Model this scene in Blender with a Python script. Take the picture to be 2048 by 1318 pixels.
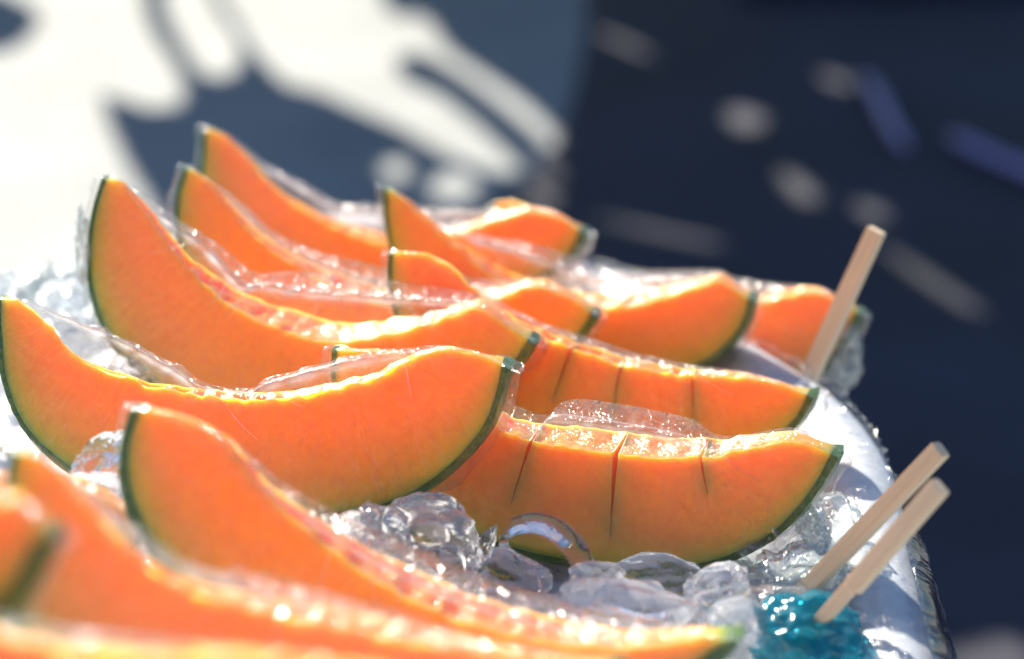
import bpy, bmesh, math, random
from mathutils import Vector, noise, Matrix
from mathutils.geometry import tessellate_polygon
random.seed(11)
R = math.radians
S = bpy.context.scene
for o in list(bpy.data.objects): bpy.data.objects.remove(o)
C = S.collection

# ------------------------------------------------------------------ camera
PITCH = R(19.0); CAMH = 1.2; LENS = 85.0
cam_d = bpy.data.cameras.new('camera'); cam = bpy.data.objects.new('camera', cam_d); C.objects.link(cam)
cam.location = (0, 0, CAMH); cam.rotation_euler = (R(90) - PITCH, 0, 0)
cam_d.lens = LENS; cam_d.sensor_width = 36; cam_d.clip_start = .02; cam_d.clip_end = 500
cam_d.dof.use_dof = True; cam_d.dof.focus_distance = .715; cam_d.dof.aperture_fstop = 7.0; cam_d.dof.aperture_blades = 0
S.camera = cam
# ------------------------------------------------------------------ daylight
SUN_EL, SUN_AZ = R(32), R(-27)          # azimuth measured from straight ahead, negative = to the left
sdir = Vector((math.sin(SUN_AZ) * math.cos(SUN_EL), math.cos(SUN_AZ) * math.cos(SUN_EL), math.sin(SUN_EL)))
w = bpy.data.worlds.new("World"); S.world = w; w.use_nodes = True
nt = w.node_tree; bg = nt.nodes['Background']
sky = nt.nodes.new('ShaderNodeTexSky'); sky.sky_type = 'NISHITA'; sky.sun_disc = False
sky.sun_elevation = SUN_EL; sky.sun_rotation = SUN_AZ; sky.ozone_density = 4.5; sky.dust_density = .4
nt.links.new(sky.outputs[0], bg.inputs[0]); bg.inputs[1].default_value = .055
ld = bpy.data.lights.new('sun', 'SUN'); ld.energy = 5.0; ld.angle = R(.5); ld.color = (1, .93, .80)
sun = bpy.data.objects.new('sun', ld); C.objects.link(sun)
sun.rotation_euler = sdir.to_track_quat('Z', 'Y').to_euler(); sun.location = (-2, 5, 6)
S.view_settings.view_transform = 'Standard'; S.view_settings.look = 'None'
S.view_settings.exposure = 1.3; S.view_settings.gamma = 1
cy = S.cycles
cy.max_bounces = 14; cy.transparent_max_bounces = 24; cy.transmission_bounces = 10; cy.glossy_bounces = 5; cy.diffuse_bounces = 4
cy.sample_clamp_indirect = 6; cy.use_denoising = True
try: cy.denoiser = 'OPENIMAGEDENOISE'
except Exception: pass

# ------------------------------------------------------------------ helpers
F = LENS / 36 * 2048
CT, ST = math.cos(PITCH), math.sin(PITCH)
def cw(X, Y, Z): return Vector((X, Z * CT + Y * ST, CAMH - Z * ST + Y * CT))
def face_pt(px, py, z0, a, b):          # a point of the plane Z = z0 + aX + bY in front of the lens axis
    rx, ry = (px - 1024) / F, (659 - py) / F
    Z = z0 / (1 - a * rx - b * ry)
    return cw(rx * Z, ry * Z, Z)
def at_h(px, py, h):                    # the point at world height h seen at that place of the picture
    d = cw((px - 1024) / F, (659 - py) / F, 1.0) - Vector((0, 0, CAMH))
    return Vector((0, 0, CAMH)) + d * ((h - CAMH) / d.z)
def at_z(px, py, Z): return cw((px - 1024) / F * Z, (659 - py) / F * Z, Z)
DEPTH = Vector((0, 1, 0))

def catmull(pts, closed=False, n=8):
    out = []; m = len(pts)
    rng = range(m) if closed else range(m - 1)
    for i in rng:
        if closed: p = [Vector(pts[(i + k) % m]) for k in (-1, 0, 1, 2)]
        else: p = [Vector(pts[min(max(i + k, 0), m - 1)]) for k in (-1, 0, 1, 2)]
        for j in range(n):
            t = j / n
            out.append(.5 * ((2 * p[1]) + (p[2] - p[0]) * t + (2 * p[0] - 5 * p[1] + 4 * p[2] - p[3]) * t * t + (3 * p[1] - p[0] - 3 * p[2] + p[3]) * t ** 3))
    if not closed: out.append(Vector(pts[-1]))
    return out
def resample(pts, n):
    d = [0]
    for i in range(1, len(pts)): d.append(d[-1] + (pts[i] - pts[i - 1]).length)
    out = []; k = 0
    for i in range(n):
        t = d[-1] * i / (n - 1)
        while k < len(pts) - 2 and d[k + 1] < t: k += 1
        s = (t - d[k]) / max(1e-9, d[k + 1] - d[k])
        out.append(pts[k].lerp(pts[k + 1], min(1, max(0, s))))
    return out
def sample(pts, ss):                    # by arc-length parameters
    d = [0]
    for i in range(1, len(pts)): d.append(d[-1] + (pts[i] - pts[i - 1]).length)
    out = []
    for s in ss:
        t = s * d[-1]; k = 0
        while k < len(pts) - 2 and d[k + 1] < t: k += 1
        u = (t - d[k]) / max(1e-9, d[k + 1] - d[k])
        out.append(pts[k].lerp(pts[k + 1], min(1, max(0, u))))
    return out
def make(name, verts, faces, mat, parent=None, smooth=True, attrs=None, uvs=None):
    me = bpy.data.meshes.new(name); me.from_pydata([tuple(v) for v in verts], [], faces)
    if attrs:
        for an, vals in attrs.items():
            at = me.attributes.new(an, 'FLOAT', 'POINT'); at.data.foreach_set('value', vals)
    if uvs:
        uvl = me.uv_layers.new(name='UVMap')
        for l in me.loops: uvl.data[l.index].uv = uvs[l.vertex_index]
    me.validate(); me.update()
    if smooth: me.polygons.foreach_set('use_smooth', [True] * len(me.polygons))
    me.materials.append(mat)
    o = bpy.data.objects.new(name, me); C.objects.link(o)
    if parent: o.parent = parent; o.matrix_parent_inverse = Matrix.Translation(-Vector(parent.location))
    return o
def fix_normals(o):
    bm = bmesh.new(); bm.from_mesh(o.data); bmesh.ops.remove_doubles(bm, verts=bm.verts, dist=1e-6)
    bmesh.ops.recalc_face_normals(bm, faces=bm.faces); bm.to_mesh(o.data); bm.free(); o.data.update()
def tag(o, label=None, cat=None, group=None, kind=None):
    if label: o['label'] = label
    if cat: o['category'] = cat
    if group: o['group'] = group
    if kind: o['kind'] = kind
    return o

# ------------------------------------------------------------------ materials
def mat(name):
    m = bpy.data.materials.new(name); m.use_nodes = True
    nt = m.node_tree; nt.nodes.clear(); out = nt.nodes.new('ShaderNodeOutputMaterial')
    return m, nt, out
def N(nt, t, **kw):
    n = nt.nodes.new(t)
    for k, v in kw.items():
        if k in n.inputs: n.inputs[k].default_value = v
        else: setattr(n, k, v)
    return n
def ramp(nt, stops, interp='LINEAR'):
    r = nt.nodes.new('ShaderNodeValToRGB'); cr = r.color_ramp; cr.interpolation = interp
    while len(cr.elements) < len(stops): cr.elements.new(.5)
    for e, (p, c) in zip(cr.elements, stops):
        e.position = p; e.color = (*c, 1) if len(c) == 3 else c
    return r

def mat_flesh():
    m, nt, out = mat('melon_flesh'); L = nt.links.new
    p = N(nt, 'ShaderNodeBsdfPrincipled', Roughness=.32, IOR=1.42)
    p.inputs['Subsurface Weight'].default_value = 1.0
    p.subsurface_method = 'RANDOM_WALK'
    p.inputs['Subsurface Radius'].default_value = (1.0, .32, .05)
    p.inputs['Subsurface Scale'].default_value = .024
    e = N(nt, 'ShaderNodeAttribute', attribute_name='edge')
    geo = N(nt, 'ShaderNodeNewGeometry')
    n1 = N(nt, 'ShaderNodeTexNoise', Scale=55.0, Detail=4.0, Roughness=.6)
    L(geo.outputs['Position'], n1.inputs['Vector'])
    # edge distance wobbling a little
    ma = N(nt, 'ShaderNodeMath', operation='MULTIPLY_ADD'); L(n1.outputs[0], ma.inputs[0]); ma.inputs[1].default_value = .0022; L(e.outputs['Fac'], ma.inputs[2])
    mm = N(nt, 'ShaderNodeMath', operation='MULTIPLY'); L(ma.outputs[0], mm.inputs[0]); mm.inputs[1].default_value = 50.0   # 1.0 = 20 mm
    r = ramp(nt, [(.015, (.03, .13, .008)), (.045, (.22, .40, .02)), (.085, (.72, .56, .04)), (.19, (.87, .47, .035)), (.6, (.87, .385, .065)), (1.0, (.87, .365, .075))])
    L(mm.outputs[0], r.inputs[0])
    # pale fibres
    n2 = N(nt, 'ShaderNodeTexNoise', Scale=240.0, Detail=5.0, Roughness=.7, Distortion=1.2); L(geo.outputs['Position'], n2.inputs['Vector'])
    r2 = ramp(nt, [(.35, (.94, .86, .83)), (.62, (1, 1, 1))]); L(n2.outputs[0], r2.inputs[0])
    mx = N(nt, 'ShaderNodeMix', data_type='RGBA', blend_type='MULTIPLY'); mx.inputs[0].default_value = 1
    L(r.outputs[0], mx.inputs[6]); L(r2.outputs[0], mx.inputs[7]); L(mx.outputs[2], p.inputs['Base Color'])
    cav = N(nt, 'ShaderNodeAttribute', attribute_name='cav')
    n3 = N(nt, 'ShaderNodeTexNoise', Scale=520.0, Detail=3.0, Roughness=.65); L(geo.outputs['Position'], n3.inputs['Vector'])
    st = N(nt, 'ShaderNodeMath', operation='MULTIPLY_ADD'); L(cav.outputs['Fac'], st.inputs[0]); st.inputs[1].default_value = .62; st.inputs[2].default_value = .12
    b = N(nt, 'ShaderNodeBump', Distance=.0016); L(st.outputs[0], b.inputs['Strength']); L(n3.outputs[0], b.inputs['Height'])
    L(b.outputs[0], p.inputs['Normal'])
    L(cav.outputs['Fac'], p.inputs['Coat Weight']); p.inputs['Coat Roughness'].default_value = .14; L(b.outputs[0], p.inputs['Coat Normal'])
    rr = N(nt, 'ShaderNodeMath', operation='MULTIPLY_ADD'); L(cav.outputs['Fac'], rr.inputs[0]); rr.inputs[1].default_value = -.24; rr.inputs[2].default_value = .36
    L(rr.outputs[0], p.inputs['Roughness'])
    L(p.outputs[0], out.inputs[0]); return m
def mat_rind():
    m, nt, out = mat('melon_rind'); L = nt.links.new
    p = N(nt, 'ShaderNodeBsdfPrincipled', Roughness=.30); p.inputs['Specular IOR Level'].default_value = .3
    geo = N(nt, 'ShaderNodeNewGeometry')
    v = N(nt, 'ShaderNodeTexVoronoi', feature='DISTANCE_TO_EDGE', Scale=330.0); L(geo.outputs['Position'], v.inputs['Vector'])
    r = ramp(nt, [(.0, (.10, .15, .03)), (.10, (.05, .11, .010)), (.3, (.028, .10, .005))]); L(v.outputs[0], r.inputs[0])
    L(r.outputs[0], p.inputs['Base Color'])
    p.inputs['Subsurface Weight'].default_value = .6
    p.inputs['Subsurface Radius'].default_value = (.3, 1, .1); p.inputs['Subsurface Scale'].default_value = .002
    b = N(nt, 'ShaderNodeBump', Strength=.6, Distance=.0006); b.invert = True; L(v.outputs[0], b.inputs['Height']); L(b.outputs[0], p.inputs['Normal'])
    L(p.outputs[0], out.inputs[0]); return m
def mat_film(name='cling_film', tint=(.985, .985, .99), milky=.003, rough=.15, bump=.5, sc=(38, 9), lo=.04):
    m, nt, out = mat(name); L = nt.links.new
    tr = N(nt, 'ShaderNodeBsdfTransparent'); tr.inputs[0].default_value = (*tint, 1)
    gl = N(nt, 'ShaderNodeBsdfGlossy', Roughness=rough)
    d1 = N(nt, 'ShaderNodeBsdfTranslucent'); d1.inputs[0].default_value = (.85, .86, .9, 1); d2 = N(nt, 'ShaderNodeBsdfDiffuse'); d2.inputs[0].default_value = (.85, .86, .9, 1)
    if 'teal' in name: d1.inputs[0].default_value = d2.inputs[0].default_value = (.05, .42, .55, 1)
    df = N(nt, 'ShaderNodeMixShader'); L(d1.outputs[0], df.inputs[1]); L(d2.outputs[0], df.inputs[2])
    uv = N(nt, 'ShaderNodeTexCoord'); mp = N(nt, 'ShaderNodeMapping'); L(uv.outputs['UV'], mp.inputs[0]); mp.inputs['Scale'].default_value = (sc[0], sc[1], 1)
    n1 = N(nt, 'ShaderNodeTexNoise', Scale=1.0, Detail=3.0, Roughness=.55, Distortion=.6); L(mp.outputs[0], n1.inputs['Vector'])
    # ridges: 1-|2n-1|
    a = N(nt, 'ShaderNodeMath', operation='MULTIPLY_ADD'); L(n1.outputs[0], a.inputs[0]); a.inputs[1].default_value = 2; a.inputs[2].default_value = -1
    ab = N(nt, 'ShaderNodeMath', operation='ABSOLUTE'); L(a.outputs[0], ab.inputs[0])
    pw = N(nt, 'ShaderNodeMath', operation='POWER'); L(ab.outputs[0], pw.inputs[0]); pw.inputs[1].default_value = .5
    geo = N(nt, 'ShaderNodeNewGeometry')
    n2 = N(nt, 'ShaderNodeTexNoise', Scale=150.0, Detail=2.0); L(geo.outputs['Position'], n2.inputs['Vector'])
    ad = N(nt, 'ShaderNodeMath', operation='MULTIPLY_ADD'); L(n2.outputs[0], ad.inputs[0]); ad.inputs[1].default_value = .28; L(pw.outputs[0], ad.inputs[2])
    b = N(nt, 'ShaderNodeBump', Strength=bump, Distance=.0012)
    wk = N(nt, 'ShaderNodeAttribute', attribute_name='wrinkle')
    wm = N(nt, 'ShaderNodeMath', operation='MULTIPLY_ADD'); L(wk.outputs['Fac'], wm.inputs[0]); wm.inputs[1].default_value = .6; wm.inputs[2].default_value = bump; L(wm.outputs[0], b.inputs['Strength'])
    L(ad.outputs[0], b.inputs['Height'])
    L(b.outputs[0], gl.inputs['Normal'])
    fr = N(nt, 'ShaderNodeLayerWeight'); L(b.outputs[0], fr.inputs['Normal'])
    f5 = N(nt, 'ShaderNodeMath', operation='POWER'); L(fr.outputs['Facing'], f5.inputs[0]); f5.inputs[1].default_value = 4.5
    fa = N(nt, 'ShaderNodeMath', operation='MULTIPLY_ADD', use_clamp=True); L(f5.outputs[0], fa.inputs[0]); fa.inputs[1].default_value = .55; wl = N(nt, 'ShaderNodeMath', operation='MULTIPLY_ADD'); L(wk.outputs['Fac'], wl.inputs[0]); wl.inputs[1].default_value = .04; wl.inputs[2].default_value = lo; L(wl.outputs[0], fa.inputs[2])
    cr = N(nt, 'ShaderNodeAttribute', attribute_name='crease')
    ck = N(nt, 'ShaderNodeMath', operation='MULTIPLY_ADD', use_clamp=True); L(cr.outputs['Fac'], ck.inputs[0]); ck.inputs[1].default_value = .6; 
    mp2 = N(nt, 'ShaderNodeMapping'); L(uv.outputs['UV'], mp2.inputs[0]); mp2.inputs['Scale'].default_value = (26, 5, 1); mp2.inputs['Rotation'].default_value = (0, 0, .5)
    n4 = N(nt, 'ShaderNodeTexNoise', Scale=1.0, Detail=2.0, Distortion=.9); L(mp2.outputs[0], n4.inputs['Vector'])
    a4 = N(nt, 'ShaderNodeMath', operation='SUBTRACT'); L(n4.outputs[0], a4.inputs[0]); a4.inputs[1].default_value = .5
    b4 = N(nt, 'ShaderNodeMath', operation='ABSOLUTE'); L(a4.outputs[0], b4.inputs[0])
    l4 = N(nt, 'ShaderNodeMapRange'); L(b4.outputs[0], l4.inputs[0]); l4.inputs[1].default_value = .0; l4.inputs[2].default_value = .010; l4.inputs[3].default_value = .10; l4.inputs[4].default_value = milky
    n5 = N(nt, 'ShaderNodeTexNoise', Scale=45.0, Detail=1.0); L(geo.outputs['Position'], n5.inputs['Vector'])
    l5 = N(nt, 'ShaderNodeMapRange'); L(n5.outputs[0], l5.inputs[0]); l5.inputs[1].default_value = .48; l5.inputs[2].default_value = .62
    l6 = N(nt, 'ShaderNodeMath', operation='MULTIPLY'); L(l4.outputs[0], l6.inputs[0]); L(l5.outputs[0], l6.inputs[1])
    l7 = N(nt, 'ShaderNodeMath', operation='MAXIMUM'); L(l6.outputs[0], l7.inputs[0]); l7.inputs[1].default_value = milky
    L(l7.outputs[0], ck.inputs[2])
    m1 = N(nt, 'ShaderNodeMixShader'); L(ck.outputs[0], m1.inputs[0]); L(tr.outputs[0], m1.inputs[1]); L(df.outputs[0], m1.inputs[2])
    m2 = N(nt, 'ShaderNodeMixShader'); L(fa.outputs[0], m2.inputs[0]); L(m1.outputs[0], m2.inputs[1]); L(gl.outputs[0], m2.inputs[2])
    L(m2.outputs[0], out.inputs[0]); return m
def mat_ice(name='clear_ice', rough=.03):
    m, nt, out = mat(name); L = nt.links.new
    p = N(nt, 'ShaderNodeBsdfPrincipled', Roughness=rough, IOR=1.31)
    p.inputs['Transmission Weight'].default_value = 1; p.inputs['Base Color'].default_value = (.97, .985, 1, 1)
    geo = N(nt, 'ShaderNodeNewGeometry'); n = N(nt, 'ShaderNodeTexNoise', Scale=190.0, Detail=3.0, Distortion=.5); L(geo.outputs['Position'], n.inputs['Vector'])
    b = N(nt, 'ShaderNodeBump', Strength=.35, Distance=.0015); L(n.outputs[0], b.inputs['Height']); L(b.outputs[0], p.inputs['Normal'])
    d = N(nt, 'ShaderNodeBsdfDiffuse'); d.inputs[0].default_value = (.86, .88, .93, 1); t = N(nt, 'ShaderNodeBsdfTranslucent'); t.inputs[0].default_value = (.86, .88, .93, 1)
    md = N(nt, 'ShaderNodeMixShader'); md.inputs[0].default_value = .6; L(d.outputs[0], md.inputs[1]); L(t.outputs[0], md.inputs[2])
    nn = N(nt, 'ShaderNodeTexNoise', Scale=95.0, Detail=4.0, Distortion=1.5); L(geo.outputs['Position'], nn.inputs['Vector'])
    rr = ramp(nt, [(.42, (.03,) * 3), (.66, (.40,) * 3)]); L(nn.outputs[0], rr.inputs[0])
    mx = N(nt, 'ShaderNodeMixShader'); L(rr.outputs[0], mx.inputs[0]); L(p.outputs[0], mx.inputs[1]); L(md.outputs[0], mx.inputs[2])
    L(mx.outputs[0], out.inputs[0]); return m
def mat_icebed():
    m, nt, out = mat('crushed_ice'); L = nt.links.new
    p = N(nt, 'ShaderNodeBsdfPrincipled', Roughness=.12, IOR=1.31)
    p.inputs['Subsurface Weight'].default_value = .8; p.inputs['Subsurface Radius'].default_value = (.8, .9, 1); p.inputs['Subsurface Scale'].default_value = .012
    geo = N(nt, 'ShaderNodeNewGeometry'); n = N(nt, 'ShaderNodeTexNoise', Scale=60.0, Detail=5.0, Distortion=.8); L(geo.outputs['Position'], n.inputs['Vector'])
    r = ramp(nt, [(.3, (.74, .76, .82)), (.6, (.90, .91, .94))]); L(n.outputs[0], r.inputs[0]); L(r.outputs[0], p.inputs['Base Color'])
    v = N(nt, 'ShaderNodeTexVoronoi', Scale=120.0, feature='SMOOTH_F1'); L(geo.outputs['Position'], v.inputs['Vector'])
    n2 = N(nt, 'ShaderNodeTexNoise', Scale=400.0, Detail=3.0); L(geo.outputs['Position'], n2.inputs['Vector'])
    ad = N(nt, 'ShaderNodeMath', operation='MULTIPLY_ADD'); L(n2.outputs[0], ad.inputs[0]); ad.inputs[1].default_value = .35; L(v.outputs['Distance'], ad.inputs[2])
    b = N(nt, 'ShaderNodeBump', Strength=.55, Distance=.003); L(ad.outputs[0], b.inputs['Height']); L(b.outputs[0], p.inputs['Normal'])
    L(p.outputs[0], out.inputs[0]); return m
def mat_simple(name, col, rough=.6, nscale=40, namt=.12, bump=.2, bdist=.002, stretch=(1, 1, 1), sss=0, coord='Position'):
    m, nt, out = mat(name); L = nt.links.new
    p = N(nt, 'ShaderNodeBsdfPrincipled', Roughness=rough)
    if coord == 'Position': g = N(nt, 'ShaderNodeNewGeometry').outputs['Position']
    else: g = N(nt, 'ShaderNodeTexCoord').outputs[coord]
    mp = N(nt, 'ShaderNodeMapping'); mp.inputs['Scale'].default_value = stretch; L(g, mp.inputs[0])
    n = N(nt, 'ShaderNodeTexNoise', Scale=float(nscale), Detail=5.0, Roughness=.6); L(mp.outputs[0], n.inputs['Vector'])
    lo = tuple(c * (1 - namt) for c in col); hi = tuple(min(1, c * (1 + namt)) for c in col)
    r = ramp(nt, [(.3, lo), (.7, hi)]); L(n.outputs[0], r.inputs[0]); L(r.outputs[0], p.inputs['Base Color'])
    b = N(nt, 'ShaderNodeBump', Strength=bump, Distance=bdist); L(n.outputs[0], b.inputs['Height']); L(b.outputs[0], p.inputs['Normal'])
    if sss:
        p.inputs['Subsurface Weight'].default_value = sss; p.inputs['Subsurface Radius'].default_value = (1, .9, .8); p.inputs['Subsurface Scale'].default_value = .004
    L(p.outputs[0], out.inputs[0]); return m
M_flesh, M_rind, M_film = mat_flesh(), mat_rind(), mat_film()
M_ice, M_bed = mat_ice(), mat_icebed()
M_ice_clear = mat_ice('clearest_ice', .02)
for n_ in M_ice_clear.node_tree.nodes:
    if n_.type == 'VALTORGB':
        for e_ in n_.color_ramp.elements: e_.color = (.03, .03, .03, 1)
M_foam = mat_simple('white_foam', (.62, .64, .67), .55, 300, .05, .25, .001, sss=.3)
M_wood = mat_simple('pale_wood', (.74, .56, .38), .6, 60, .11, .25, .0004, stretch=(14, 14, .6), coord='Object')
M_fold = mat_film('folded_film', (.98, .98, .99), .22, .16, .05, (20, 2), .22)
M_liner = mat_film('box_liner_film', (.16, .20, .32), .02, .12, .6, (26, 1.5), .10)
M_liner_clear = mat_film('clear_liner_film', (.97, .975, .985), .03, .16, .45, (9, 30), .06)
M_teal = mat_film('teal_film', (.12, .55, .66), .38, .14, .12, (3, 9), .05)
M_pave = mat_simple('pavement', (.33, .345, .345), .85, 2.5, .16, .4, .01)
M_ground_shade = mat_simple('ground_shade', (.021, .021, .042), .8, 1.7, .55, .5, .01)  # navy-black puts the right-hand ground shade into the colour
M_caster = mat_simple('caster_sheet', (.06, .065, .09), .9, 30, .2)
M_steel = mat_simple('post_metal', (.35, .35, .36), .4, 30, .1)
M_streak = mat_simple('lavender_sunlit', (.33, .27, .56), .5, 30, .1)
M_navy = mat_simple('navy_dark', (.010, .012, .035), .9, 20, .3)

# ------------------------------------------------------------------ setting: ground, table
v = []; f = []
NG = 60
for j in range(NG + 1):
    for i in range(NG + 1):
        x = (i / NG - .5) * 2; y = (j / NG - .5) * 2
        X = math.copysign(abs(x) ** 2.5, x) * 120; Y = math.copysign(abs(y) ** 2.5, y) * 120 + 4
        v.append((X, Y, 0))
for j in range(NG):
    for i in range(NG):
        a = j * (NG + 1) + i; f.append((a, a + 1, a + NG + 2, a + NG + 1))
tag(make('pavement', v, f, M_pave, smooth=False), kind='structure')
# dark sheet for the shade to the right, laid 4 mm above the sheet
ap = [at_h(*q, 0) for q in [(1090, -420), (1155, -200), (1172, -60), (1170, 60), (1150, 180), (1115, 280), (1050, 370), (960, 430), (900, 620), (900, 1000), (1000, 1420)]]  # shade laid in as dark colour, curved edge follows a lens ghost
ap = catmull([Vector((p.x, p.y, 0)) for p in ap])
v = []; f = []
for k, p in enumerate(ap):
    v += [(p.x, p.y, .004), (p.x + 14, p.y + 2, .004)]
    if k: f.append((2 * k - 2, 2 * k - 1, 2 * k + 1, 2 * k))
tag(make('dark_ground_shade', v, f, M_ground_shade, smooth=False), kind='structure')

# ------------------------------------------------------------------ awning added overhead out of view, outline and holes cut to the wanted shade
CASTER_H = 1.6
def sky_pt(px, py):
    g = at_h(px, py, 0); return g + sdir * (CASTER_H / sdir.z)
def loop(pts, smooth=True, n=5):
    P = [Vector((q[0], q[1], 0)) for q in pts]
    P = catmull(P, True, n) if smooth else P
    return [sky_pt(p.x, p.y) for p in P]
def ell(cx, cy, rx, ry, ang=0, n=20, wob=.15):
    o = []
    for k in range(n):
        t = 2 * math.pi * k / n; r = 1 + wob * math.sin(3 * t + cx) * .6 + wob * .4 * math.sin(5 * t + cy)
        x, y = rx * r * math.cos(t), ry * r * math.sin(t); c, s = math.cos(R(ang)), math.sin(R(ang))
        o.append((cx + x * c - y * s, cy + x * s + y * c))
    return o
outer = [(262, -330), (275, -150), (285, 0), (300, 60), (343, 120), (368, 178), (358, 210), (300, 217), (245, 197), (198, 188), (215, 245), (245, 315), (290, 390),
         (340, 480), (420, 600), (500, 750), (560, 950), (620, 1200), (640, 1600), (3400, 1600), (3400, 600), (3000, -330)]
holes = [
    [(368, -60), (330, -20), (335, 30), (360, 80), (395, 135), (430, 153), (465, 145), (480, 115), (470, 75), (440, 25), (415, -20), (395, -55)],
    [(440, -280), (415, -120), (440, -20), (482, 60), (530, 125), (575, 168), (640, 185), (720, 220), (800, 255), (850, 285), (920, 320), (1000, 345), (1038, 335),
     (1004, 298), (940, 240), (872, 190), (808, 160), (792, 118), (838, 106), (915, 146), (1000, 208), (1062, 262), (1100, 296), (1120, 285), (1080, 235), (1020, 185),
     (945, 135), (892, 95), (862, 48), (832, 30), (795, 32), (768, 5), (760, -60), (800, -280)],
    ell(790, 340, 26, 22), ell(905, 372, 46, 26), ell(1492, 243, 38, 21, 12), ell(1600, 380, 46, 17, 40), ell(1745, 428, 34, 12, 24),
    ell(1675, 165, 34, 9, 20), ell(1870, 570, 120, 9, 34), ell(1990, 1340, 90, 55), ell(1250, 90, 60, 5, 25), ell(1085, 395, 34, 14, 20), ell(1330, 470, 130, 5, 12),
    ell(1100, 340, 30, 9, 40),
]
loops = [loop(outer, False)] + [loop(h) for h in holes]
flat = [p for l in loops for p in l]
tris = tessellate_polygon([[Vector((p.x, p.y, 0)) for p in l] for l in loops])
v = [(p.x, p.y, CASTER_H) for p in flat] + [(p.x, p.y, CASTER_H + .004) for p in flat]; n0 = len(flat)
f = [tuple(t) for t in tris] + [tuple(n0 + i for i in reversed(t)) for t in tris]
k0 = 0
for l in loops:
    for i in range(len(l)):
        a, b_ = k0 + i, k0 + (i + 1) % len(l); f.append((a, b_, n0 + b_, n0 + a))
    k0 += len(l)
caster = bpy.data.objects.new('shade_caster', None); C.objects.link(caster); caster.location = (4, 8, 0)
tag(caster, 'unseen dark sheet on posts, added and cut to throw the shade pattern', 'blocker')
make('shade_sheet', v, f, M_caster, caster, smooth=False)
def cyl(p0, p1, r, n=14, r2=None):
    p0, p1 = Vector(p0), Vector(p1); ax = (p1 - p0).normalized(); u = ax.orthogonal().normalized(); w_ = ax.cross(u)
    r2 = r if r2 is None else r2; v = []; f = []
    for k in range(n):
        t = 2 * math.pi * k / n; d = u * math.cos(t) + w_ * math.sin(t); v += [p0 + d * r, p1 + d * r2]
    for k in range(n): a = 2 * k; b_ = 2 * ((k + 1) % n); f.append((a, b_, b_ + 1, a + 1))
    f.append(tuple(2 * k for k in range(n))[::-1]); f.append(tuple(2 * k + 1 for k in range(n)))
    return v, f
l2 = loop([(-400, -120), (-100, -60), (45, 2), (78, 34), (48, 84), (0, 104), (-200, 135), (-400, 130)])  # second added sheet, cut to shade the upper left ground
tt = tessellate_polygon([[Vector((p.x, p.y, 0)) for p in l2]]); n0 = len(l2)
v = [(p.x, p.y, CASTER_H) for p in l2] + [(p.x, p.y, CASTER_H + .004) for p in l2]
f = [tuple(t) for t in tt] + [tuple(n0 + i for i in reversed(t)) for t in tt] + [(i, (i + 1) % n0, n0 + (i + 1) % n0, n0 + i) for i in range(n0)]
make('shade_sheet', v, f, M_caster, caster, smooth=False)
for px_, py_ in ((8.5, 8.2), (8.5, 12.2), (2.5, 13.0)):
    v, f = cyl((px_, py_, 0), (px_, py_, CASTER_H - .003), .03); make('post', v, f, M_steel, caster)

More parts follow.
